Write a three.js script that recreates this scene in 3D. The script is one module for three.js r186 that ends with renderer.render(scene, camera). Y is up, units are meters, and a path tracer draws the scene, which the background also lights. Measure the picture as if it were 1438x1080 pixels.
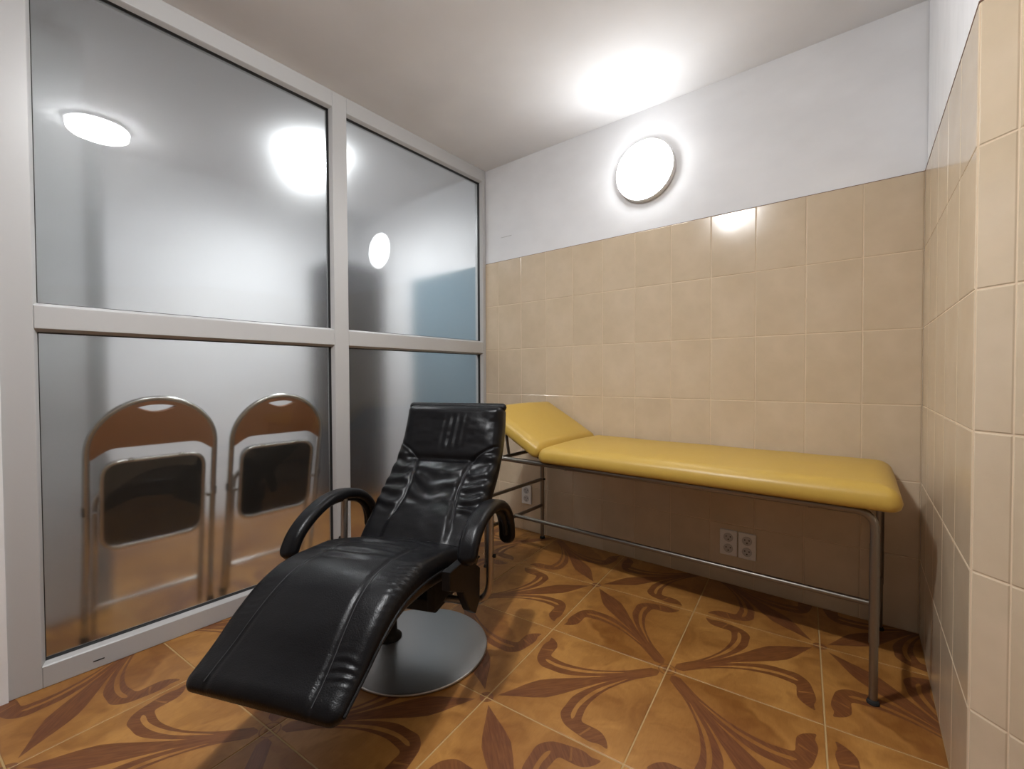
import * as THREE from 'three';
import { mergeGeometries, mergeVertices } from 'three/addons/utils/BufferGeometryUtils.js';
import { RoundedBoxGeometry } from 'three/addons/geometries/RoundedBoxGeometry.js';

// ------------------------------------------------------------------ camera, exposure
const scene = new THREE.Scene();
scene.background = new THREE.Color(0x000000);
const camera = new THREE.PerspectiveCamera(2 * Math.atan(540 / 618.85) * 180 / Math.PI, 1438 / 1080, 0.02, 30);
camera.rotation.order = 'YXZ';
camera.position.set(1.9936, 1.0398, 2.3744);
camera.rotation.set(-0.0196, 0.6684, -0.0042);
scene.add(camera);
const renderer = new THREE.WebGLRenderer({ antialias: true });
renderer.toneMapping = THREE.LinearToneMapping;
renderer.toneMappingExposure = 2.1;
renderer.shadowMap.enabled = true;
// three round plafond lamps light the place; each builder call below holds its own light
const LAMP_GLOW = 8.5, CEILING_GLOW = 44, WALL_LAMP = 0.25, CEILING_LAMP = 2.3, CORRIDOR_LAMP = 3.2;

// ------------------------------------------------------------------ helpers
let seed = 7;
const rnd = () => { seed = (seed * 1664525 + 1013904223) >>> 0; return seed / 4294967296; };
const V = (x, y, z) => new THREE.Vector3(x, y, z);
const lerp = THREE.MathUtils.lerp, clamp = THREE.MathUtils.clamp, sstep = THREE.MathUtils.smoothstep;
const P = new Uint8Array(512); { const a = [...Array(256).keys()]; for (let i = 255; i > 0; i--) { const j = Math.floor(rnd() * (i + 1)); [a[i], a[j]] = [a[j], a[i]]; } for (let i = 0; i < 512; i++) P[i] = a[i & 255]; }
function noise(x, y, per = 256) {
  const xi = Math.floor(x), yi = Math.floor(y), fx = x - xi, fy = y - yi, u = fx * fx * (3 - 2 * fx), v = fy * fy * (3 - 2 * fy);
  const m = (a) => ((a % per) + per) % per, h = (a, b) => P[P[m(a) & 255] + (m(b) & 255)] / 255;
  return lerp(lerp(h(xi, yi), h(xi + 1, yi), u), lerp(h(xi, yi + 1), h(xi + 1, yi + 1), u), v);
}
function fbm(x, y, o = 4, per = 256) { let s = 0, a = 0.5, t = 0; for (let i = 0; i < o; i++) { s += a * noise(x, y, per); t += a; x *= 2; y *= 2; per *= 2; a *= 0.5; } return s / t; }
function texture(w, h, fn, srgb = true, repeat) {
  const d = new Uint8Array(w * h * 4);
  for (let y = 0; y < h; y++) for (let x = 0; x < w; x++) { const c = fn(x / w, y / h), k = (y * w + x) * 4; for (let i = 0; i < 3; i++) d[k + i] = clamp(c[i], 0, 1) * 255; d[k + 3] = 255; }
  const t = new THREE.DataTexture(d, w, h); t.wrapS = t.wrapT = THREE.RepeatWrapping; t.magFilter = THREE.LinearFilter; t.minFilter = THREE.LinearFilter;
  if (srgb) t.colorSpace = THREE.SRGBColorSpace;
  if (repeat) t.repeat.set(repeat[0], repeat[1]);
  t.needsUpdate = true; return t;
}
const std = (o) => new THREE.MeshStandardMaterial(o), phys = (o) => new THREE.MeshPhysicalMaterial(o);
const lin = (r, g, b) => new THREE.Color().setRGB(r, g, b);
const used = {};
const numbered = (n) => { const k = used[n] = (used[n] ?? -1) + 1; return k ? `${n}_${String(k).padStart(3, '0')}` : n; };
function mesh(name, geo, mat, parent) { const m = new THREE.Mesh(geo, mat); m.name = name; m.castShadow = m.receiveShadow = true; if (parent) parent.add(m); return m; }
function thing(name, label, category, pos = [0, 0, 0], turn = 0, group) {
  const o = new THREE.Group(); o.name = numbered(name); o.position.set(...pos); o.rotation.y = turn; o.userData = { label, category }; if (group) o.userData.group = group; scene.add(o); return o;
}
function struct(name, label, category, pos = [0, 0, 0], turn = 0) { const o = thing(name, label, category, pos, turn); o.userData.kind = 'structure'; return o; }
function box(x0, x1, y0, y1, z0, z1, bevel = 0) {
  const w = x1 - x0, h = y1 - y0, d = z1 - z0, g = bevel ? new RoundedBoxGeometry(w, h, d, 2, bevel) : new THREE.BoxGeometry(w, h, d);
  g.translate((x0 + x1) / 2, (y0 + y1) / 2, (z0 + z1) / 2); return g;
}
const merge = (a) => mergeGeometries(a.map((g) => { const n = g.index ? g.toNonIndexed() : g; for (const k of Object.keys(n.attributes)) if (!['position', 'normal', 'uv'].includes(k)) n.deleteAttribute(k); return n; }));
// polyline with rounded corners -> dense points
function fillet(pts, r) {
  const out = [];
  pts.forEach((p, i) => {
    if (i === 0 || i === pts.length - 1) { out.push(p); return; }
    const a = pts[i - 1].clone().sub(p), b = pts[i + 1].clone().sub(p), la = a.length(), lb = b.length(), ang = a.angleTo(b);
    let d = Math.min(r / Math.tan(ang / 2), la * 0.49, lb * 0.49); a.normalize(); b.normalize();
    const s = p.clone().addScaledVector(a, d), e = p.clone().addScaledVector(b, d);
    for (let k = 0; k <= 8; k++) { const t = k / 8; out.push(s.clone().multiplyScalar((1 - t) * (1 - t)).addScaledVector(p, 2 * t * (1 - t)).addScaledVector(e, t * t)); }
  });
  return out;
}
class Poly extends THREE.Curve {
  constructor(pts, closed) { super(); this.p = closed ? [...pts, pts[0]] : pts; this.l = [0]; for (let i = 1; i < this.p.length; i++) this.l.push(this.l[i - 1] + this.p[i].distanceTo(this.p[i - 1])); }
  getPoint(t, o = new THREE.Vector3()) { const s = t * this.l[this.l.length - 1]; let i = 1; while (i < this.l.length - 1 && this.l[i] < s) i++; return o.lerpVectors(this.p[i - 1], this.p[i], clamp((s - this.l[i - 1]) / (this.l[i] - this.l[i - 1] || 1), 0, 1)); }
}
function tube(pts, r, { bend = 0, closed = false, seg, radial = 14, caps = true } = {}) {
  const p = bend ? fillet(pts, bend) : pts, c = new Poly(p, closed), g = new THREE.TubeGeometry(c, seg ?? Math.max(8, p.length * 3), r, radial, closed);
  if (closed || !caps) return g;
  const list = [g];
  for (const e of [0, 1]) { const s = new THREE.SphereGeometry(r, radial, 6); s.scale(1, 1, 1); const q = c.getPoint(e); s.translate(q.x, q.y, q.z); list.push(s); }
  return merge(list);
}
const bar = (a, b, r, radial = 16) => { const d = b.clone().sub(a), g = new THREE.CylinderGeometry(r, r, d.length(), radial); g.applyQuaternion(new THREE.Quaternion().setFromUnitVectors(V(0, 1, 0), d.clone().normalize())); const m = a.clone().add(b).multiplyScalar(0.5); g.translate(m.x, m.y, m.z); return g; };
// thin plate over a convex polygon (counter-clockwise, xy), front at z = 0, chamfered edge
function plate(poly, depth, bevel, uv) {
  const n = poly.length, pos = [], uvs = [], ins = [];
  for (let i = 0; i < n; i++) {
    const a = poly[(i + n - 1) % n], b = poly[i], c = poly[(i + 1) % n];
    const n1 = [-(b[1] - a[1]), b[0] - a[0]], n2 = [-(c[1] - b[1]), c[0] - b[0]], l1 = Math.hypot(...n1), l2 = Math.hypot(...n2);
    n1[0] /= l1; n1[1] /= l1; n2[0] /= l2; n2[1] /= l2; const k = bevel / Math.max(0.3, 1 + n1[0] * n2[0] + n1[1] * n2[1]);
    ins.push([b[0] + (n1[0] + n2[0]) * k, b[1] + (n1[1] + n2[1]) * k]);
  }
  const tri = (...v) => { for (const p of v) { pos.push(...p); uvs.push(...uv(p[0], p[1])); } };
  const quad = (a, b, c, d) => { tri(a, b, c); tri(a, c, d); };
  for (let i = 1; i < n - 1; i++) tri([...ins[0], 0], [...ins[i], 0], [...ins[i + 1], 0]);
  for (let i = 0; i < n; i++) { const j = (i + 1) % n, A = poly[i], B = poly[j], m = bevel * 0.6; quad([...A, -m], [...B, -m], [...ins[j], 0], [...ins[i], 0]); quad([...A, -depth], [...B, -depth], [...B, -m], [...A, -m]); }
  const g = new THREE.BufferGeometry(); g.setAttribute('position', new THREE.Float32BufferAttribute(pos, 3)); g.setAttribute('uv', new THREE.Float32BufferAttribute(uvs, 2)); g.computeVertexNormals(); return g;
}
function clip(poly, a, b) { // keep the left of a->b
  const out = [], side = (p) => (b[0] - a[0]) * (p[1] - a[1]) - (b[1] - a[1]) * (p[0] - a[0]);
  poly.forEach((p, i) => { const q = poly[(i + 1) % poly.length], s = side(p), t = side(q); if (s >= 0) out.push(p); if (s * t < 0) { const k = s / (s - t); out.push([lerp(p[0], q[0], k), lerp(p[1], q[1], k)]); } });
  return out;
}
// upholstered pad: two height fields over a rounded rectangle, bent by map()
function pad({ len, hw, rc = 0.03, rTop = 0.04, rBot = 0.02, top, bot, map, nu = 60, nv = 90, pw = 2 }) {
  const pos = [], uv = [], idx = [], W = nu + 1;
  const cl = (i, n) => { const t = (i / n) * 2 - 1; return 0.45 * t + 0.55 * Math.sin(t * Math.PI / 2); };
  for (const side of [1, -1]) {
    const base = pos.length / 3;
    for (let j = 0; j <= nv; j++) for (let i = 0; i <= nu; i++) {
      let t = (cl(j, nv) * 0.5 + 0.5) * len; const H = hw(t); let x = cl(i, nu) * H;
      const hx = H - rc, ht = len / 2 - rc; let ax = Math.abs(x) - hx, at = Math.abs(t - len / 2) - ht;
      if (ax > 0 && at > 0) { const k = Math.max(ax, at) / Math.hypot(ax, at); ax *= k; at *= k; x = Math.sign(x) * (hx + ax); t = len / 2 + Math.sign(t - len / 2) * (ht + at); }
      const d = Math.max(0, rc - (Math.hypot(Math.max(ax, 0), Math.max(at, 0)) + Math.min(Math.max(ax, at), 0)));
      const edge = (r) => d >= r ? 1 : Math.pow(Math.max(0, 1 - Math.pow(1 - d / r, pw)), 1 / pw);
      const onRim = i === 0 || j === 0 || i === nu || j === nv;
      const h = onRim ? 0 : side > 0 ? top(x, t, d) * edge(rTop) : -bot(x, t, d) * edge(rBot);
      pos.push(...map(x, t, h)); uv.push(x, t);
    }
    for (let j = 0; j < nv; j++) for (let i = 0; i < nu; i++) { const a = base + j * W + i, b = a + 1, c = a + W, e = c + 1; side > 0 ? idx.push(a, c, b, b, c, e) : idx.push(a, b, c, b, e, c); }
  }
  let g = new THREE.BufferGeometry(); g.setAttribute('position', new THREE.Float32BufferAttribute(pos, 3)); g.setAttribute('uv', new THREE.Float32BufferAttribute(uv, 2)); g.setIndex(idx);
  g = mergeVertices(g, 1e-5); g.computeVertexNormals(); return g;
}
function spine(pts) { // profile curve in the local y-z plane, arc-length parameter in metres
  const c = new THREE.CatmullRomCurve3(pts.map(([z, y]) => V(0, y, z)), false, 'centripetal'); c.arcLengthDivisions = 400; const L = c.getLength();
  return { L, at(t) { const u = clamp(t / L, 0, 1), p = c.getPointAt(u), g = c.getTangentAt(u); return { p, g, n: V(0, g.z, -g.y) }; } };
}

// ------------------------------------------------------------------ materials
const plasterTex = texture(256, 256, (u, v) => { const n = 0.955 + 0.05 * fbm(u * 24, v * 24, 3, 24) - 0.025 + 0.03 * (fbm(u * 3, v * 3, 3, 3) - 0.5); return [n, n, n]; });
const plasterBump = texture(256, 256, (u, v) => { const n = fbm(u * 32, v * 32, 3, 32); return [n, n, n]; }, false);
const M = {};
M.plaster = std({ color: lin(0.86, 0.86, 0.87), roughness: 0.85, map: plasterTex, bumpMap: plasterBump, bumpScale: 0.0006 });
const tileTex = texture(512, 512, (u, v) => { const a = fbm(u * 5, v * 5, 4, 5), b = fbm(u * 16 + 40, v * 16, 3, 16), n = 0.95 + 0.06 * (a - 0.5) + 0.03 * (b - 0.5); return [n, n * (0.995 + 0.01 * a), n * (0.985 + 0.03 * a)]; });
const tileBump = texture(256, 256, (u, v) => { const n = fbm(u * 6, v * 6, 2, 6); return [n, n, n]; }, false);
M.tiles = [0.99, 1, 1.01].map((k) => phys({ color: lin(0.66 * k, 0.53 * k, 0.375 * k), roughness: 0.16, map: tileTex, bumpMap: tileBump, bumpScale: 0.0006, ior: 1.5 }));
M.grout = std({ color: lin(0.70, 0.56, 0.40), roughness: 0.9 });
M.edge = std({ color: lin(0.16, 0.085, 0.05), roughness: 0.9 });
M.upvc = phys({ color: lin(0.45, 0.445, 0.44), roughness: 0.32 });
M.gasket = std({ color: lin(0.015, 0.015, 0.015), roughness: 0.6 });
M.glassFront = phys({ color: 0xffffff, transmission: 1, thickness: 0.006, ior: 1.5, roughness: 0.0 });
M.glassBack = phys({ color: lin(0.82, 0.88, 0.90), transmission: 1, thickness: 0.006, ior: 1.5, roughness: 0.26 });
M.chrome = std({ color: lin(0.62, 0.60, 0.57), metalness: 1, roughness: 0.22 });
M.steel = std({ color: lin(0.27, 0.245, 0.215), metalness: 1, roughness: 0.4 });
M.rubber = std({ color: lin(0.012, 0.012, 0.012), roughness: 0.85 });
M.white = std({ color: lin(0.80, 0.79, 0.77), roughness: 0.35 });
M.hole = std({ color: lin(0.02, 0.02, 0.02), roughness: 0.8 });
const grain = texture(512, 512, (u, v) => { const c = fbm(u * 90, v * 90, 2, 90), n = fbm(u * 9, v * 9, 3, 9); const w = 0.6 * c + 0.4 * n; return [w, w, w]; }, false, [5, 5]);
M.leather = phys({ color: lin(0.0045, 0.0045, 0.0055), roughness: 0.33, bumpMap: grain, bumpScale: 0.0005, specularIntensity: 0.48 });
M.thread = std({ color: lin(0.03, 0.03, 0.033), roughness: 0.6 });
M.blackPlastic = phys({ color: lin(0.008, 0.008, 0.009), roughness: 0.5, specularIntensity: 0.5 });
const vinylBump = texture(256, 256, (u, v) => { const n = 0.5 * fbm(u * 60, v * 60, 2, 60) + 0.5 * fbm(u * 4, v * 4, 2, 4); return [n, n, n]; }, false, [3, 3]);
M.vinyl = phys({ color: lin(0.50, 0.32, 0.06), roughness: 0.4, bumpMap: vinylBump, bumpScale: 0.0007 });
M.glow = std({ color: lin(0.85, 0.85, 0.85), roughness: 0.4, emissive: lin(0.97, 0.985, 1.0), emissiveIntensity: LAMP_GLOW });
M.ceilingGlow = std({ color: lin(0.85, 0.85, 0.85), roughness: 0.4, emissive: lin(0.97, 0.985, 1.0), emissiveIntensity: CEILING_GLOW });
M.brownVinyl = std({ color: lin(0.26, 0.085, 0.02), roughness: 0.5 });
M.blackVinyl = std({ color: lin(0.005, 0.005, 0.005), roughness: 0.6 });

// ------------------------------------------------------------------ the setting
const TW = 0.2, TH = 0.30735, TILE_TOP = 1.8372, CEIL = 2.4984, RX = 2.1873, DZ = 0.9956, JOINT = 0.003;
const FAR = -1.75, FRONT = 5.2, SIDE = 3.8, SIDE_Z = DZ + (SIDE - RX) * Math.tan(0.76);
const tileCache = new Map();
function wallTile(parent, x0, x1, y0, y1) { // plate in the parent's xy plane
  const w = x1 - x0 - JOINT, h = y1 - y0 - JOINT, v = Math.floor(rnd() * 4), key = [w.toFixed(4), h.toFixed(4), v].join();
  if (!tileCache.has(key)) tileCache.set(key, plate([[-w / 2, -h / 2], [w / 2, -h / 2], [w / 2, h / 2], [-w / 2, h / 2]], 0.008, 0.0022, (a, b) => [a * 1.6 + v * 0.37, b * 1.6 + v * 0.61]));
  const m = mesh('wall_tile', tileCache.get(key), M.tiles[Math.floor(rnd() * 3)], parent); m.position.set((x0 + x1) / 2, (y0 + y1) / 2, 0); return m;
}
function tileRows(parent, cols) { for (let j = 0; j < 6; j++) { const y1 = TILE_TOP - j * TH, y0 = Math.max(0.001, y1 - TH); for (let i = 0; i < cols.length - 1; i++) wallTile(parent, cols[i], cols[i + 1], y0, y1); } }
const range = (a, b, s) => { const o = []; for (let x = a; x < b + 1e-6; x += s) o.push(x); return o; };
{ // back wall, runs on behind the glass into the next room
  const w = struct('wall_back', 'white plaster wall with a beige glazed tile dado behind the yellow couch', 'wall');
  mesh('plaster', box(FAR - 0.1, RX + 0.1, 0, CEIL, -0.12, -0.0065), M.plaster, w);
  mesh('grout', box(-0.16, RX, 0, TILE_TOP - 0.001, -0.0066, -0.0016), M.grout, w);
  mesh('tile_edge', box(-0.116, RX, TILE_TOP - 0.001, TILE_TOP + 0.0015, -0.0066, -0.0012), M.edge, w);
  tileRows(w, [-0.16, ...range(0, 2.0, TW), RX]);
  mesh('scuff_mark', box(0.02, 0.115, 2.0, 2.003, -0.0067, -0.0062), std({ color: lin(0.42, 0.41, 0.4), roughness: 0.9 }), w);
  mesh('blue_dado', box(-0.95, -0.22, 0, TILE_TOP, -0.0066, -0.001), std({ color: lin(0.18, 0.26, 0.31), roughness: 0.4 }), w);
}
{ // right wall: local x runs along -z of the room
  const w = struct('wall_right', 'narrow tiled side wall closing the foot end of the yellow couch', 'wall', [RX, 0, 0], -Math.PI / 2);
  mesh('plaster', box(0, DZ + 0.004, 0, CEIL, -0.12, -0.0065), M.plaster, w);
  mesh('grout', box(0, DZ, 0, TILE_TOP - 0.001, -0.0066, -0.0016), M.grout, w);
  mesh('tile_edge', box(0, DZ, TILE_TOP - 0.001, TILE_TOP + 0.003, -0.0066, 0.0004), M.edge, w);
  tileRows(w, [0.001, 0.185, 0.385, 0.585, 0.79, DZ - 0.001]);
}
const DIAG = (SIDE - RX) / Math.cos(0.76);
{ // diagonal wall at 45 degrees, local x along the wall away from the corner
  const w = struct('wall_diagonal', 'tiled wall turning away at forty five degrees from the couch corner', 'wall', [RX, 0, DZ], -0.76);
  mesh('plaster', box(0, DIAG, 0, CEIL, -0.1, -0.0065), M.plaster, w);
  mesh('grout', box(0, DIAG, 0, TILE_TOP - 0.001, -0.0066, -0.0016), M.grout, w);
  mesh('tile_edge', box(0.001, DIAG, TILE_TOP - 0.001, TILE_TOP + 0.003, -0.0066, 0.0004), M.edge, w);
  tileRows(w, [0.002, 0.0707, ...range(0.2707, DIAG, TW), DIAG]);
}
{ // the unseen rest of the room
  const w = struct('wall_side', 'plain white wall with beige dado beside the camera', 'wall');
  mesh('plaster', box(SIDE, SIDE + 0.1, 0, CEIL, SIDE_Z - 0.1, FRONT), M.plaster, w);
  mesh('dado', box(SIDE - 0.006, SIDE + 0.01, 0, TILE_TOP, SIDE_Z + 0.005, FRONT), M.tiles[1], w);
  const f = struct('wall_front', 'plain white wall with beige dado opposite the couch', 'wall');
  mesh('plaster', box(FAR - 0.1, SIDE + 0.1, 0, CEIL, FRONT, FRONT + 0.1), M.plaster, f);
  mesh('dado', box(-0.1, SIDE, 0, TILE_TOP, FRONT - 0.006, FRONT + 0.01), M.tiles[1], f);
  const e = struct('wall_left', 'white wall continuing the glass partition towards the door', 'wall');
  mesh('plaster', box(-0.24, -0.136, 0, CEIL, 2.284, FRONT), M.plaster, e);
  const c = struct('ceiling', 'plain white painted ceiling over the couch and recliner', 'ceiling');
  mesh('plaster', box(FAR - 0.1, SIDE + 0.1, CEIL, CEIL + 0.1, -0.12, FRONT + 0.1), M.plaster, c);
  const g = struct('wall_corridor', 'pale corridor wall seen blurred through the frosted glass', 'wall');
  mesh('plaster', box(FAR - 0.1, FAR, 0, CEIL, -0.12, FRONT), M.plaster, g);
  const n = struct('wall_return', 'pale wall end with a grey jamb behind the frosted pane next to the end post', 'wall');
  mesh('plaster', box(-0.77, -0.67, 0, CEIL, 2.01, FRONT), M.plaster, n);
  mesh('door_jamb', box(-0.78, -0.66, 0, 2.2, 1.945, 2.01, 0.004), std({ color: lin(0.40, 0.41, 0.42), roughness: 0.5 }), n);
}
// floor: printed wood-look tiles, laid slightly askew to the walls
function floorPrint(sd) {
  const N = 1024, c = document.createElement('canvas'); c.width = c.height = N; const g = c.getContext('2d');
  g.fillStyle = '#000'; g.fillRect(0, 0, N, N);
  const S = Math.SQRT1_2, pt = (p, q, s) => [(p - q * s) * S * N, (p + q * s) * S * N];
  const path = (pts, s, col) => { // smooth closed outline in (distance along the diagonal, offset)
    const cv = new THREE.CatmullRomCurve3(pts.map(([p, q]) => V(p, q, 0)), true, 'centripetal').getPoints(160);
    g.fillStyle = col; g.beginPath(); cv.forEach((v, i) => { const [x, y] = pt(v.x, v.y, s); i ? g.lineTo(x, y) : g.moveTo(x, y); }); g.closePath(); g.fill();
  };
  const poly = (pts, s, col) => { g.fillStyle = col; g.beginPath(); pts.forEach(([p, q], i) => { const [x, y] = pt(p, q, s); i ? g.lineTo(x, y) : g.moveTo(x, y); }); g.closePath(); g.fill(); };
  for (const s of [1, -1]) {
    path([[0.10, 0.035], [0.34, 0.058], [0.56, 0.118], [0.73, 0.218], [0.80, 0.295], [0.83, 0.35], [0.79, 0.40], [0.745, 0.455], [0.735, 0.52], [0.757, 0.585], [0.79, 0.545], [0.845, 0.51], [0.905, 0.43], [0.952, 0.34], [0.945, 0.25], [0.89, 0.19], [0.80, 0.115], [0.60, 0.05], [0.36, 0.018], [0.12, 0.01]], s, '#f00');
    path([[0.34, 0.036], [0.60, 0.085], [0.745, 0.15], [0.83, 0.215], [0.885, 0.285], [0.887, 0.315], [0.868, 0.305], [0.81, 0.235], [0.70, 0.160], [0.56, 0.098]], s, '#000');
    poly([[0.80, 0.405], [0.885, 0.445], [0.882, 0.455], [0.79, 0.418]], s, '#700');
  }
  const leaf = [[0.07, 0.004], [0.10, 0.033], [0.33, 0.030], [0.55, 0.030], [0.72, 0.055], [0.88, 0.083], [1.0, 0.093], [1.1, 0.072], [1.22, 0.034], [1.336, 0]];
  poly([...leaf, ...leaf.slice(0, -1).reverse().map(([a, b]) => [a, -b])], 1, '#f00');
  poly([[0.07, -0.01], [0.11, -0.045], [0.33, -0.05], [0.33, 0.05], [0.11, 0.045], [0.07, 0.01]], 1, '#e00');
  g.fillStyle = '#e00'; g.beginPath(); g.arc(N, N, 0.05 * N, 0, 7); g.fill(); g.fillStyle = '#300'; g.beginPath(); g.arc(N, N, 0.018 * N, 0, 7); g.fill();
  g.strokeStyle = '#b00'; g.lineWidth = 0.010 * N; g.beginPath(); g.arc(0, 0, 0.062 * N, 0, 7); g.stroke();
  g.fillStyle = '#800'; g.beginPath(); g.arc(0, 0, 0.035 * N, 0, 7); g.fill();
  const d = g.getImageData(0, 0, N, N).data;
  return texture(N, N, (u, v) => {
    const mk = d[(Math.min(N - 1, Math.floor(v * N)) * N + Math.min(N - 1, Math.floor(u * N))) * 4] / 255;
    const wx = fbm(u * 3 + sd, v * 3 + sd, 4), wy = fbm(u * 3 + 31 + sd, v * 3 + 7, 4), burl = fbm(u * 5 + wx * 5, v * 5 + wy * 5 + sd, 4), cloud = fbm(u * 2 + sd * 3, v * 2 + 11, 3);
    const k = 0.5 + 1.1 * (burl - 0.5) + 1.0 * (cloud - 0.5), fine = fbm(u * 160 + sd, v * 30, 2) - 0.5;
    const light = [0.62 + 0.20 * (k - 0.5), 0.425 + 0.19 * (k - 0.5), 0.205 + 0.13 * (k - 0.5)];
    const gr = fbm((u + v) * 9 + wx, (u - v) * 90, 3) - 0.5, dk = [0.45 + 0.14 * gr + 0.05 * (k - 0.5), 0.27 + 0.12 * gr + 0.04 * (k - 0.5), 0.145 + 0.07 * gr];
    return [0, 1, 2].map((i) => lerp(light[i] + fine * 0.03, dk[i], mk));
  });
}
{
  const f = struct('floor', 'brown wood-look ceramic floor with dark fleur-de-lis ornament tiles', 'floor');
  mesh('grout', box(FAR - 0.05, SIDE + 0.05, -0.1, -0.0015, -0.02, FRONT + 0.05), std({ color: lin(0.46, 0.31, 0.14), roughness: 0.9 }), f);
  const mats = [3, 17].map((s) => phys({ map: floorPrint(s), roughness: 0.42, bumpMap: tileBump, bumpScale: 0.0003 }));
  const fs = 0.4552, fa = -0.0857, cs = Math.cos(fa), sn = Math.sin(fa), fx = 1.4678, fz = 0.8306, gap = 0.0045 / fs / 2;
  const to = (a, b) => [fx + fs * (a * cs + b * sn), fz + fs * (a * sn - b * cs)];
  const flip = (pl) => pl.map(([x, z]) => [x, -z]); // plate lies in xy, turned down to the floor: y = -z
  for (let i = -10; i < 8; i++) for (let j = -12; j < 5; j++) {
    let q = [[i + gap, j + gap], [i + 1 - gap, j + gap], [i + 1 - gap, j + 1 - gap], [i + gap, j + 1 - gap]].map(([a, b]) => to(a, b));
    q = flip(q); // now counter-clockwise in (x, -z)
    const area = (pl) => pl.reduce((s, p, k) => { const n = pl[(k + 1) % pl.length]; return s + p[0] * n[1] - n[0] * p[1]; }, 0) / 2;
    if (area(q) < 0) q.reverse();
    for (const [a, b] of [[[FAR, -FRONT], [SIDE, -FRONT]], [[SIDE, -FRONT], [SIDE, 0]], [[SIDE, 0], [FAR, 0]], [[FAR, 0], [FAR, -FRONT]]]) q = q.length ? clip(q, a, b) : q;
    if (q.length < 3 || Math.abs(area(q)) < 2e-4) continue;
    // part in front of the diagonal line or left of the right wall
    const pieces = [];
    const left = clip(q, [RX, -5], [RX, 5]); if (left.length > 2 && Math.abs(area(left)) > 2e-4) pieces.push(left);
    let right = clip(q, [RX, 5], [RX, -5]); if (right.length > 2) right = clip(right, [SIDE, -SIDE_Z], [RX, -DZ]).length > 2 ? clip(right, [SIDE, -SIDE_Z], [RX, -DZ]) : [];
    if (right.length > 2 && Math.abs(area(right)) > 2e-4) pieces.push(right);
    const uvf = (x, y) => { const dx = (x - fx) / fs, dz = (-y - fz) / fs; let a = dx * cs + dz * sn - i, b = dx * sn - dz * cs - j; if (i & 1) a = 1 - a; if (j & 1) b = 1 - b; return [a, b]; };
    const whole = pieces.length === 2 && right.length > 2 && Math.abs(Math.abs(area(left)) + Math.abs(area(right)) - Math.abs(area(q))) < 1e-6 ? [q] : pieces;
    for (const pl of whole) { const m = mesh('floor_tile', plate(pl, 0.008, 0.0012, uvf), mats[(((i * 7 + j * 3) % 2) + 2) % 2], f); m.rotation.x = -Math.PI / 2; }
  }
}
{ // glazed partition; local z runs along it, local x = 0 is the face of the frame
  const w = struct('window_1', 'white plastic framed partition with four frosted glass panes', 'partition', [-0.1171, 0, 0], -0.0109);
  const D = -0.078, h = [0, 0.0723, 1.2026, 1.2803, 2.4173, CEIL], s = [0.0297, 1.0757, 1.1554, 2.2085, 2.285];
  const fr = (n, y0, y1, z0, z1) => mesh(n, box(D, 0, y0, y1, z0, z1, 0.003), M.upvc, w);
  fr('frame_post', 0, CEIL, 0.0, s[0]); fr('frame_post', 0, CEIL, s[3], s[4]); fr('mullion', 0, CEIL, s[1], s[2]);
  for (const [z0, z1] of [[s[0], s[1]], [s[2], s[3]]]) { fr('bottom_rail', 0, h[1], z0, z1); fr('transom', h[2], h[3], z0, z1); fr('top_rail', h[4], CEIL, z0, z1); }
  const slot = mesh('drain_slot', box(0, 0.0006, 0.026, 0.030, 2.055, 2.085), M.hole, w);
  for (const [z0, z1] of [[s[0], s[1]], [s[2], s[3]]]) for (const [y0, y1] of [[h[1], h[2]], [h[3], h[4]]]) {
    const pg = mesh('glass_pane', (() => {
      const g = box(-0.046, -0.040, y0 - 0.004, y1 + 0.004, z0 - 0.004, z1 + 0.004); g.clearGroups();
      g.addGroup(0, 6, 0); g.addGroup(6, 6, 1); g.addGroup(12, 24, 0); return g; })(), [M.glassFront, M.glassBack], w);
    // glazing bead: sloping inner edge, and the black gasket against the pane
    const prof = (a, d) => a; const B = 0.009, parts = [], gk = [];
    const strip = (p0, p1, p2, p3) => { const g = new THREE.BufferGeometry(); g.setAttribute('position', new THREE.Float32BufferAttribute([...p0, ...p1, ...p2, ...p0, ...p2, ...p3], 3)); g.setAttribute('uv', new THREE.Float32BufferAttribute(new Float32Array(12), 2)); g.computeVertexNormals(); return g; };
    const ring = (x0, i0, x1, i1, list) => { const c = (x, k) => [[x, y0 + k, z0 + k], [x, y0 + k, z1 - k], [x, y1 - k, z1 - k], [x, y1 - k, z0 + k]], a = c(x0, i0), b = c(x1, i1); for (let k = 0; k < 4; k++) { const n = (k + 1) % 4; list.push(strip(a[k], b[k], b[n], a[n])); } };
    ring(-0.002, -0.001, -0.004, 0.001, parts); ring(-0.004, 0.001, -0.022, B, parts); 
    mesh('glazing_bead', merge(parts), M.upvc, w);
    ring(-0.022, B - 0.0002, -0.0399, B + 0.0015, gk); ring(-0.0385, B + 0.001, -0.0397, B + 0.004, gk);
    mesh('gasket', merge(gk), M.gasket, w);
  }
}

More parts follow.
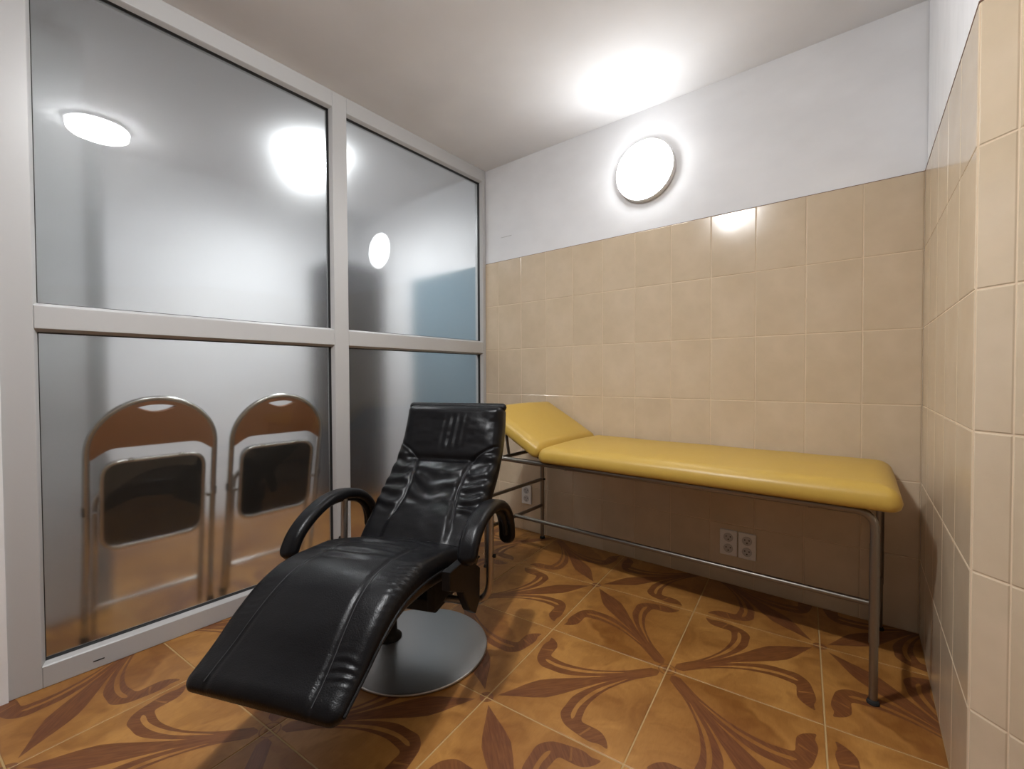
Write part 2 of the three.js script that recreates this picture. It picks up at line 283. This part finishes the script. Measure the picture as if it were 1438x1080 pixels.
// ------------------------------------------------------------------ lamps
function plafond(label, pos, face, power, radius = 0.17, rim = 0.036, glow = M.glow) { // face: direction it shines to
  const t = thing(face.y < -0.5 ? 'ceiling_lamp' : 'wall_lamp', label, 'lamp', pos);
  const q = new THREE.Quaternion().setFromUnitVectors(V(0, 1, 0), face);
  const lathe = (p, n) => new THREE.LatheGeometry(p.map(([a, b]) => new THREE.Vector2(a, b)), n);
  const base = lathe([[radius - 0.004, 0.0], [radius + 0.001, 0.002], [radius + 0.001, rim], [radius - 0.002, rim + 0.002], [radius - 0.006, rim + 0.002], [radius - 0.006, rim * 0.6], [0, rim * 0.6]], 72);
  const prof = [[radius - 0.0065, rim - 0.003], [radius - 0.0068, Math.max(rim + 0.004, 0.036)], [radius - 0.012, 0.052], [radius - 0.03, 0.060], [radius * 0.6, 0.066], [radius * 0.3, 0.069], [0, 0.070]];
  const dome = new THREE.LatheGeometry(new THREE.SplineCurve(prof.map(([a, b]) => new THREE.Vector2(a, b))).getPoints(40), 72);
  base.applyQuaternion(q); dome.applyQuaternion(q);
  mesh('base_plate', base, M.white, t); mesh('diffuser', dome, glow, t).userData.label = 'glowing opal diffuser';
  const col = new THREE.Color(0.97, 0.985, 1.0), l = new THREE.SpotLight(col, power, 0, Math.PI / 2 * (face.y < -0.5 ? 0.99 : 0.9), face.y < -0.5 ? 0.85 : 1, 2);
  l.position.copy(face).multiplyScalar(0.052); l.target.position.copy(face); t.add(l.target);
  l.castShadow = true; l.shadow.radius = 1; l.shadow.mapSize.set(1024, 1024); l.shadow.bias = -0.002; t.add(l);
  return t;
}
plafond('round white opal lamp mounted on the plaster wall above the couch', [1.06, 2.158, -0.0065], V(0, 0, 1), WALL_LAMP, 0.162, 0.034);
plafond('round white opal lamp on the ceiling of the couch room', [1.12, CEIL, 1.86], V(0, -1, 0), CEILING_LAMP, 0.145, 0.012, M.ceilingGlow);
plafond('bright lamp on the corridor ceiling glowing blurred through the frosted glass', [-0.80, CEIL, 0.90], V(0, -1, 0), CORRIDOR_LAMP, 0.15, 0.012);

// ------------------------------------------------------------------ recliner
{
  const t = thing('recliner_chair', 'black leather swivel recliner with raised leg rest on a round steel base', 'chair', [0.671, 0, 1.2915], 22 * Math.PI / 180);
  // base and stem
  mesh('base_disc', new THREE.LatheGeometry([[0, 0], [0.262, 0], [0.267, 0.003], [0.267, 0.008], [0.263, 0.012], [0.06, 0.016], [0, 0.016]].map(([a, b]) => new THREE.Vector2(a, b)), 96), std({ color: lin(0.46, 0.45, 0.445), metalness: 0.9, roughness: 0.33 }), t).userData.label = 'round brushed steel base';
  mesh('stem', new THREE.LatheGeometry([[0, 0.014], [0.05, 0.014], [0.05, 0.02], [0.032, 0.035], [0.03, 0.16], [0.045, 0.17], [0.045, 0.2], [0, 0.2]].map(([a, b]) => new THREE.Vector2(a, b)), 32).translate(-0.13, 0, -0.01), M.blackPlastic, t);
  // under-seat mechanism
  mesh('seat_mechanism', merge([box(-0.15, 0.13, 0.20, 0.245, -0.10, 0.10, 0.01), box(-0.17, -0.14, 0.235, 0.36, -0.10, 0.16, 0.012), box(0.12, 0.15, 0.235, 0.36, -0.10, 0.16, 0.012)]), M.rubber, t);
  // tube frame: a U under the seat that rises into both arms
  mesh('tube_frame', tube([V(-0.305, 0.55, 0.02), V(-0.305, 0.225, 0.03), V(0.305, 0.225, 0.03), V(0.305, 0.55, 0.02)], 0.0135, { bend: 0.09, seg: 90 }), std({ color: lin(0.42, 0.39, 0.36), metalness: 1, roughness: 0.42 }), t);
  // seat and leg rest
  const seatLine = spine([[-0.10, 0.345], [-0.02, 0.352], [0.06, 0.378], [0.15, 0.408], [0.28, 0.437], [0.39, 0.446], [0.48, 0.436], [0.56, 0.398], [0.64, 0.343], [0.725, 0.293]]);
  const fold = (x, y, a) => { const n = fbm(x, y, 3); return a * (1 - Math.abs(n - 0.5) * 4); };
  const seatTh = (s) => lerp(0.047, 0.020, sstep(s, 0.45, seatLine.L));
  const seam = (d, w) => Math.exp(-(d * d) / (w * w));
  const seatSeam = (s) => 0.115 + 0.03 * sstep(s, 0.5, 0.9);
  const seatTop = (x, s, d) => {
    let h = seatTh(s) + 0.010 * (1 - (x / 0.22) ** 2);
    for (const k of [1, -1]) h -= (k > 0 ? 0.0042 : 0.0022) * seam(x - k * seatSeam(s), 0.006) * sstep(s, 0.28, 0.4);
    const kn = seam(s - 0.40, 0.09), mid = 1 - sstep(Math.abs(x), 0.08, 0.16);
    // soft cross folds over the knee bend
    for (const [s0, bow, w, a, x0, rx] of [[0.20, 0.4, 0.010, 0.0045, 0.02, 0.10], [0.31, -0.5, 0.012, 0.006, -0.06, 0.07], [0.365, 0.9, 0.010, 0.0055, 0.01, 0.09], [0.43, 0.5, 0.014, 0.008, -0.02, 0.11], [0.485, -0.3, 0.011, 0.005, -0.05, 0.08], [0.26, 1.2, 0.007, 0.004, 0.06, 0.06]])
      h += a * (seam(s - s0 - bow * (x - x0) * (x - x0) - 0.015 * (fbm(x * 14, s0 * 40, 2) - 0.5), w) - 0.6 * seam(s - s0 - 0.018 - bow * (x - x0) * (x - x0), w)) * seam(x - x0, rx);
    h += 0.004 * kn * mid * Math.sin((s - 0.36) * 62 + x * 3);
    h += 0.004 * (fbm(x * 7 + 3, s * 11, 3) - 0.5) * 2 * (1 - 0.5 * sstep(s, 0.5, 0.7));
    const side = sstep(Math.abs(x), 0.12, 0.18); // gathered wrinkles between seam and edge
    h += 0.0017 * side * Math.sin(s * 300 + x * 60 + 16 * fbm(s * 12, x * 12, 2)) * sstep(fbm(s * 9 + 9, x * 6, 2), 0.40, 0.62) * sstep(s, 0.2, 0.3);
    return h;
  };
  const seatMap = (x, s, h) => { const { p, n } = seatLine.at(s); return [x - 0.014 * sstep(s, 0.4, 0.85), p.y + n.y * h, p.z + n.z * h]; };
  const seatHW = (s) => 0.222 + 0.004 * Math.sin(s * 4);
  const seat = mesh('seat_cushion', pad({ len: seatLine.L, hw: seatHW, rc: 0.03, rTop: 0.040, rBot: 0.02, top: seatTop, bot: (x, s) => seatTh(s) * 0.85, map: seatMap, nu: 90, nv: 200, pw: 2.2 }), M.leather, t);
  for (const k of [1, -1]) {
    const e = [], st = [];
    for (let i = 0; i <= 90; i++) { const s = lerp(0.02, seatLine.L - 0.025, i / 90); e.push(V(...seatMap(k * (seatHW(s) + 0.0005), s, -0.002))); }
    mesh('piping', tube(e, 0.0042, { seg: 180, radial: 8 }), M.leather, seat);
    for (let i = 0; i <= 60; i++) { const s = lerp(0.40, 0.86, i / 60), x = k * (seatSeam(s) + 0.008); st.push(V(...seatMap(x, s, seatTop(x, s) + 0.0002))); }
    mesh('stitching', tube(st, 0.0012, { seg: 120, radial: 5 }), M.thread, seat);
  }
  // backrest with headrest roll
  const backLine = spine([[0.045, 0.362], [0.0, 0.395], [-0.085, 0.470], [-0.19, 0.566], [-0.285, 0.655], [-0.345, 0.735], [-0.380, 0.815], [-0.398, 0.900]]);
  const L = backLine.L, bq = (s) => s / L;
  const bSeam = (q) => 0.135 - 0.025 * Math.sin(clamp((q - 0.15) / 0.5, 0, 1) * Math.PI) + 0.13 * sstep(q, 0.60, 0.78);
  const backTop = (x, s) => {
    const q = bq(s), ax = Math.abs(x); let h = 0.046;
    const inner = 1 - sstep(ax, bSeam(q) - 0.02, bSeam(q) + 0.01);
    h += 0.014 * inner * Math.sin(clamp((q - 0.02) / 0.30, 0, 1) * Math.PI);                 // lumbar roll
    h += 0.004 * inner * Math.sin(clamp((q - 0.33) / 0.24, 0, 1) * Math.PI);
    const hq = 0.62 + 0.09 * (ax / 0.24) * (ax / 0.24) * 0 ;
    h += 0.024 * Math.pow(Math.sin(clamp((q - hq) / (1.02 - hq), 0, 1) * Math.PI), 0.7) * (1 - 0.6 * sstep(ax, 0.17, 0.24)); // head pillow
    h -= 0.011 * seam(q - hq + 0.01, 0.022) * (1 - sstep(ax, 0.16, 0.2));                      // crease below it
    for (const k of [1, -1]) h -= 0.008 * seam(x - k * bSeam(q), 0.008) * sstep(q, 0.16, 0.24) * (1 - sstep(q, 0.72, 0.8));
    const side = sstep(ax, bSeam(q) + 0.005, bSeam(q) + 0.04) * sstep(q, 0.18, 0.3) * (1 - sstep(q, 0.62, 0.72));
    h += 0.0055 * side * Math.sin(q * 70 + x * 14 + 8 * fbm(q * 6, x * 9, 2));
    h += 0.004 * inner * sstep(q, 0.28, 0.34) * (1 - sstep(q, 0.5, 0.58)) * Math.sin(q * 62 + 10 * fbm(x * 9 + 5, q * 5, 2));
    h += 0.003 * sstep(q, 0.66, 0.72) * (1 - sstep(q, 0.9, 0.96)) * seam(x + 0.02, 0.05) * Math.sin(x * 190 + q * 8);
    h += 0.005 * (fbm(x * 9 + 20, q * 9, 3) - 0.5) * 2;
    return h;
  };
  const backMap = (x, s, h) => { const { p, n } = backLine.at(s); return [-x, p.y - n.y * h, p.z - n.z * h]; };
  const backHW = (s) => 0.236 + 0.006 * Math.sin(bq(s) * Math.PI);
  const back = mesh('backrest', pad({ len: L, hw: backHW, rc: 0.03, rTop: 0.035, rBot: 0.03, top: backTop, bot: (x, s) => lerp(0.045, 0.03, sstep(bq(s), 0.5, 1)), map: backMap, nu: 110, nv: 180, pw: 2.3 }), M.leather, t);
  for (const k of [1, -1]) { // stitched seams of the back panel
    const st = []; for (let i = 0; i <= 60; i++) { const s = L * lerp(0.18, 0.66, i / 60), x = k * (bSeam(bq(s)) + 0.007); st.push(V(...backMap(x, s, backTop(x, s) + 0.0002))); }
    mesh('stitching', tube(st, 0.0012, { seg: 120, radial: 5 }), M.thread, back);
  }
  { const e = []; for (let i = 0; i <= 30; i++) { const x = lerp(-0.222, 0.222, i / 30); e.push(V(...backMap(x, L - 0.004, 0.004))); } mesh('headrest_roll', tube(e, 0.019, { seg: 60, radial: 14 }), M.leather, back); }
  mesh('back_shell', merge([box(-0.17, 0.17, 0.30, 0.335, -0.12, 0.05, 0.012)]), M.blackPlastic, t);
  // armrests: padded arches
  for (const k of [-1, 1]) {
    const AX = k * 0.31;
    const line = spine([...(k > 0 ? [[0.262, 0.462], [0.236, 0.512]] : [[0.315, 0.432], [0.272, 0.500]]), [0.190, 0.552], [0.10, 0.577], [0.0, 0.572], [-0.09, 0.540], [-0.15, 0.48], [-0.168, 0.42], [-0.165, 0.375]]);
    const arm = mesh('armrest', pad({ len: line.L, hw: () => 0.033, rc: 0.03, rTop: 0.022, rBot: 0.014, top: () => -0.021, bot: () => -0.017, map: (x, s, h) => { const { p, n } = line.at(s); return [AX - x, p.y + n.y * h, p.z + n.z * h]; }, nu: 24, nv: 90 }), M.leather, t);
    const under = []; for (let i = 0; i <= 40; i++) { const { p, n } = line.at(lerp(0.03, line.L - 0.05, i / 40)); under.push(V(AX, p.y + n.y * 0.019, p.z + n.z * 0.019)); }
    mesh('arm_rail', tube(under, 0.011, { seg: 80, radial: 8 }), M.blackPlastic, arm);
    // black bracket tapering from arm front to the tube
    const sh = new THREE.Shape([[0.30, 0.45], [0.16, 0.44], [0.05, 0.36], [0.055, 0.25], [0.09, 0.225], [0.14, 0.26], [0.20, 0.35], [0.30, 0.40]].map(([a, b]) => new THREE.Vector2(a, b)));
    const br = new THREE.ExtrudeGeometry(sh, { depth: 0.02, bevelEnabled: true, bevelSize: 0.004, bevelThickness: 0.004, bevelSegments: 2 }); br.rotateY(-Math.PI / 2); br.translate(k * 0.262 + 0.01, 0, 0);
    mesh('arm_bracket', br, M.blackPlastic, t);
    mesh('bolt', bar(V(k * 0.315, 0.40, 0.025), V(k * 0.326, 0.40, 0.025), 0.007), M.blackPlastic, t);
  }
}

// ------------------------------------------------------------------ couch
{
  const t = thing('examination_couch', 'yellow vinyl examination couch with raised headrest on a chrome tube frame', 'couch', [0, 0, 0]);
  const XL = 0.405, XR = 2.035, ZF = 0.592, ZB = 0.055, RY = 0.606, r = 0.0125;
  for (const z of [ZF, ZB]) {
    mesh('side_rail', tube([V(XL, 0.50, z), V(XL, RY, z), V(z < 0.3 ? XR + 0.028 : XR, RY, z), V(z < 0.3 ? XR + 0.028 : XR, 0.50, z)], r, { bend: 0.075, seg: 120, caps: false }), M.steel, t);
    for (const x of [XL, z < 0.3 ? XR + 0.028 : XR]) {
      const leg = mesh('leg', merge([bar(V(x, 0.19, z), V(x, 0.505, z), r + 0.0008, 20), bar(V(x, 0.01, z), V(x, 0.20, z), r - 0.001, 20)]), M.steel, t);
      mesh('foot_cap', new THREE.LatheGeometry([[0, 0], [0.0165, 0], [0.0175, 0.003], [0.015, 0.009], [0.0128, 0.014], [0, 0.014]].map(([a, b]) => new THREE.Vector2(a, b)), 24).translate(x, 0, z), M.rubber, leg);
    }
  }
  for (const x of [XL, XR]) mesh('cross_rail', bar(V(x === XR ? XR + 0.028 : x, 0.213, ZB), V(x, 0.213, ZF), 0.0105), M.steel, t);
  mesh('cross_rail', bar(V(XL, 0.38, ZB), V(XL, 0.38, ZF), 0.0105), M.steel, t);
  mesh('bolt', bar(V(XL, 0.38, ZB), V(XL + 0.02, 0.382, ZB), 0.006), M.rubber, t);
  mesh('stretcher', bar(V(XL, 0.216, 0.335), V(XR + 0.01, 0.216, 0.345), 0.011), M.steel, t);
  for (const x of [0.9, 1.86]) mesh('ferrule', bar(V(x, RY, ZF), V(x + 0.012, RY, ZF), r + 0.0018), M.steel, t);
  mesh('support_board', box(0.77, 2.06, 0.616, 0.628, 0.07, 0.575, 0.003), M.blackVinyl, t);
  const ZC = 0.322, HW = 0.307;
  const soft = (x, z) => 0.0022 * (fbm(x * 6, z * 6, 2) - 0.5) * 2;
  mesh('mattress', pad({ len: 1.345, hw: () => HW, rc: 0.04, rTop: 0.068, rBot: 0.026, top: (x, s) => 0.050 + 0.008 * (1 - (x / HW) ** 2) + soft(x, s), bot: () => 0.027, map: (x, s, h) => [0.757 + s, 0.643 + h, ZC - x], nu: 48, nv: 120, pw: 2.1 }), M.vinyl, t).userData.label = 'long yellow vinyl lying surface';
  const a = 29.5 * Math.PI / 180, ca = Math.cos(a), sa = Math.sin(a);
  const head = mesh('headrest', pad({ len: 0.415, hw: () => HW, rc: 0.035, rTop: 0.056, rBot: 0.022, top: (x, s) => 0.046 + 0.010 * (1 - (x / HW) ** 2) + soft(x, s + 4), bot: () => 0.022, map: (x, s, h) => { const d = 0.004 + s; return [0.757 - d * ca + (h + 0.02) * sa * 1, 0.628 + d * sa + (h + 0.02) * ca, ZC + x]; }, nu: 48, nv: 60, pw: 2.1 }), M.vinyl, t);
  head.userData.label = 'yellow vinyl head section tilted up';
  const bd = new THREE.BoxGeometry(0.36, 0.012, 0.5); bd.translate(-0.2, -0.008, 0); bd.rotateZ(-a); bd.translate(0.757, 0.628, ZC); mesh('headrest_board', bd, M.blackVinyl, t);
  for (const z of [0.12, 0.51]) mesh('headrest_strut', bar(V(0.50, RY, z), V(0.47, 0.775, z), 0.008), M.steel, t);
  mesh('cross_rail', bar(V(0.50, RY, ZB), V(0.50, RY, ZF), 0.010), M.steel, t);
}

// ------------------------------------------------------------------ wall sockets
function socket(x, y, label) {
  const t = thing('wall_socket', label, 'socket', [x, y, 0.0]);
  mesh('cover_plate', new RoundedBoxGeometry(0.0785, 0.126, 0.011, 3, 0.004).translate(0, 0, 0.0056), M.white, t);
  for (const dy of [0.027, -0.027]) {
    const well = mesh('socket_well', new THREE.LatheGeometry([[0.0215, 0.0], [0.0215, 0.0022], [0.0198, 0.0024], [0.0192, 0.0004], [0, 0.0004]].map(([a, b]) => new THREE.Vector2(a, b)), 32).rotateX(Math.PI / 2).translate(0, dy, 0.0110), std({ color: lin(0.52, 0.51, 0.50), roughness: 0.4 }), t);
    for (const [hx, hy, hr] of [[-0.0095, 0.004, 0.003], [0.0095, 0.004, 0.003], [0, -0.010, 0.0032]]) mesh('pin_hole', new THREE.CylinderGeometry(hr, hr, 0.0008, 16).rotateX(Math.PI / 2).translate(hx, dy + hy, 0.0118), M.hole, well);
  }
}
socket(0.245, 0.244, 'white double wall socket standing alone beside the couch head legs');
socket(1.4885, 0.209, 'white double wall socket under the couch, nearer the head end of the pair');
socket(1.5715, 0.208, 'white double wall socket under the couch, nearer the foot end of the pair');

// ------------------------------------------------------------------ dark cupboard behind the glass
{
  const t = thing('tall_cabinet', 'tall dark cupboard standing blurred behind the glass near the mullion', 'cupboard', [FAR, 0, 0]);
  const dm = std({ color: lin(0.016, 0.016, 0.019), roughness: 0.6 });
  mesh('body', box(0.005, 0.42, 0.04, 1.98, 0.005, 0.46, 0.004), dm, t); mesh('plinth', box(0.02, 0.40, 0, 0.05, 0.02, 0.45), M.rubber, t);
  for (const [y0, y1] of [[0.06, 1.0], [1.01, 1.96]]) { const d = mesh('door', box(0.42, 0.44, y0, y1, 0.012, 0.455, 0.003), dm, t); mesh('handle', tube([V(0.44, y0 + 0.42, 0.42), V(0.465, y0 + 0.42, 0.42), V(0.465, y0 + 0.54, 0.42), V(0.44, y0 + 0.54, 0.42)], 0.005, { bend: 0.012 }), M.chrome, d); }
}
// ------------------------------------------------------------------ folding chairs behind the glass
function foldingChair(label, z, turn, lean, x) {
  const t = thing('folding_chair', label, 'chair', [x, 0.0, z], turn, 'folding chairs leaning on the glass');
  const g = new THREE.Group(); // tilt is applied to every part's geometry
  const put = (geo) => { geo.rotateZ(-lean); geo.translate(0, 0.012, 0); return geo; };
  const W = 0.205, T = 0.955, arch = [];
  for (let i = 0; i <= 28; i++) { const a = Math.PI * i / 28; arch.push(V(0, T - 0.20 + 0.20 * Math.sin(a), -W * Math.cos(a))); }
  mesh('back_frame', put(tube([V(0, 0.0, -W - 0.004), V(0, 0.4, -W), ...arch, V(0, 0.4, W), V(0, 0.0, W + 0.004)], 0.011, { seg: 120 })), M.chrome, t);
  mesh('leg_frame', put(tube([V(-0.03, 0.0, -W + 0.028), V(-0.035, 0.60, -W + 0.028), V(-0.035, 0.60, W - 0.028), V(-0.03, 0, W - 0.028)], 0.010, { bend: 0.07, seg: 120 })), M.chrome, t);
  mesh('leg_bar', put(bar(V(-0.03, 0.12, -W + 0.028), V(-0.03, 0.12, W - 0.028), 0.007)), M.chrome, t);
  // padded back panel with a hand hole under the arch
  const sh = new THREE.Shape(), R = W - 0.008; sh.moveTo(-R, T - 0.225);
  sh.lineTo(-R, T - 0.20); for (let i = 1; i <= 24; i++) { const a = Math.PI * i / 24; sh.lineTo(-R * Math.cos(a), T - 0.20 + 0.192 * Math.sin(a)); }
  sh.lineTo(R, T - 0.225); sh.bezierCurveTo(R - 0.02, T - 0.215, R - 0.04, T - 0.185, R - 0.08, T - 0.185); sh.lineTo(-R + 0.08, T - 0.185); sh.bezierCurveTo(-R + 0.04, T - 0.185, -R + 0.02, T - 0.215, -R, T - 0.225);
  const ho = new THREE.Path(); ho.moveTo(-0.066, T - 0.032); ho.quadraticCurveTo(0, T - 0.078, 0.066, T - 0.032); ho.quadraticCurveTo(0, T - 0.010, -0.066, T - 0.032); sh.holes.push(ho);
  const bp = new THREE.ExtrudeGeometry(sh, { depth: 0.014, bevelEnabled: true, bevelSize: 0.003, bevelThickness: 0.004, bevelSegments: 2, curveSegments: 16 }); bp.rotateY(Math.PI / 2); bp.translate(-0.010, 0, 0);
  mesh('backrest', put(bp), M.brownVinyl, t).userData.label = 'brown padded back panel with a hand hole';
  // folded seat: black underside in a tube ring
  const y0 = 0.37, y1 = 0.715, sw = 0.163, ring = fillet([V(0.012, y0, 0), V(0.012, y0, -sw), V(0.012, y1, -sw), V(0.012, y1, sw), V(0.012, y0, sw), V(0.012, y0, 0)], 0.06);
  mesh('seat_ring', put(tube(ring, 0.008, { seg: 140 })), M.chrome, t);
  const ss = new THREE.Shape(ring.map((p) => new THREE.Vector2(-p.z * 0.985, lerp((y0 + y1) / 2, p.y, 0.985))));
  const sp = new THREE.ExtrudeGeometry(ss, { depth: 0.02, bevelEnabled: true, bevelSize: 0.002, bevelThickness: 0.006, bevelSegments: 2 }); sp.rotateY(Math.PI / 2); sp.translate(-0.016, 0, 0);
  mesh('seat', put(sp), M.blackVinyl, t).userData.label = 'black underside of the folded seat';
  for (const [yy, zz] of [[0.718, -0.08], [0.718, 0.08]]) mesh('clip', put(new THREE.SphereGeometry(0.010, 10, 8).translate(0.016, yy, zz)), M.chrome, t);
  for (const k of [-1, 1]) {
    mesh('hinge_bolt', put(bar(V(0.0, 0.52, k * (W - 0.022)), V(0.018, 0.52, k * (W - 0.022)), 0.007)), M.chrome, t);
    mesh('hinge_bracket', put(box(-0.010, 0.010, 0.515, 0.55, k * W - 0.004 + k * 0.008, k * W + 0.004 + k * 0.008, 0.002)), M.rubber, t);
    mesh('foot_cap', put(bar(V(0, -0.004, k * (W + 0.004)), V(0, 0.03, k * (W + 0.004)), 0.014)), M.rubber, t);
  }
}
foldingChair('folded chair with brown back leaning on the pane beside the white end post', 1.872, -0.0109, 0.15, -0.350);
foldingChair('folded chair with brown back leaning on the pane beside the mullion', 1.392, -0.0109, 0.19, -0.380);

renderer.render(scene, camera);
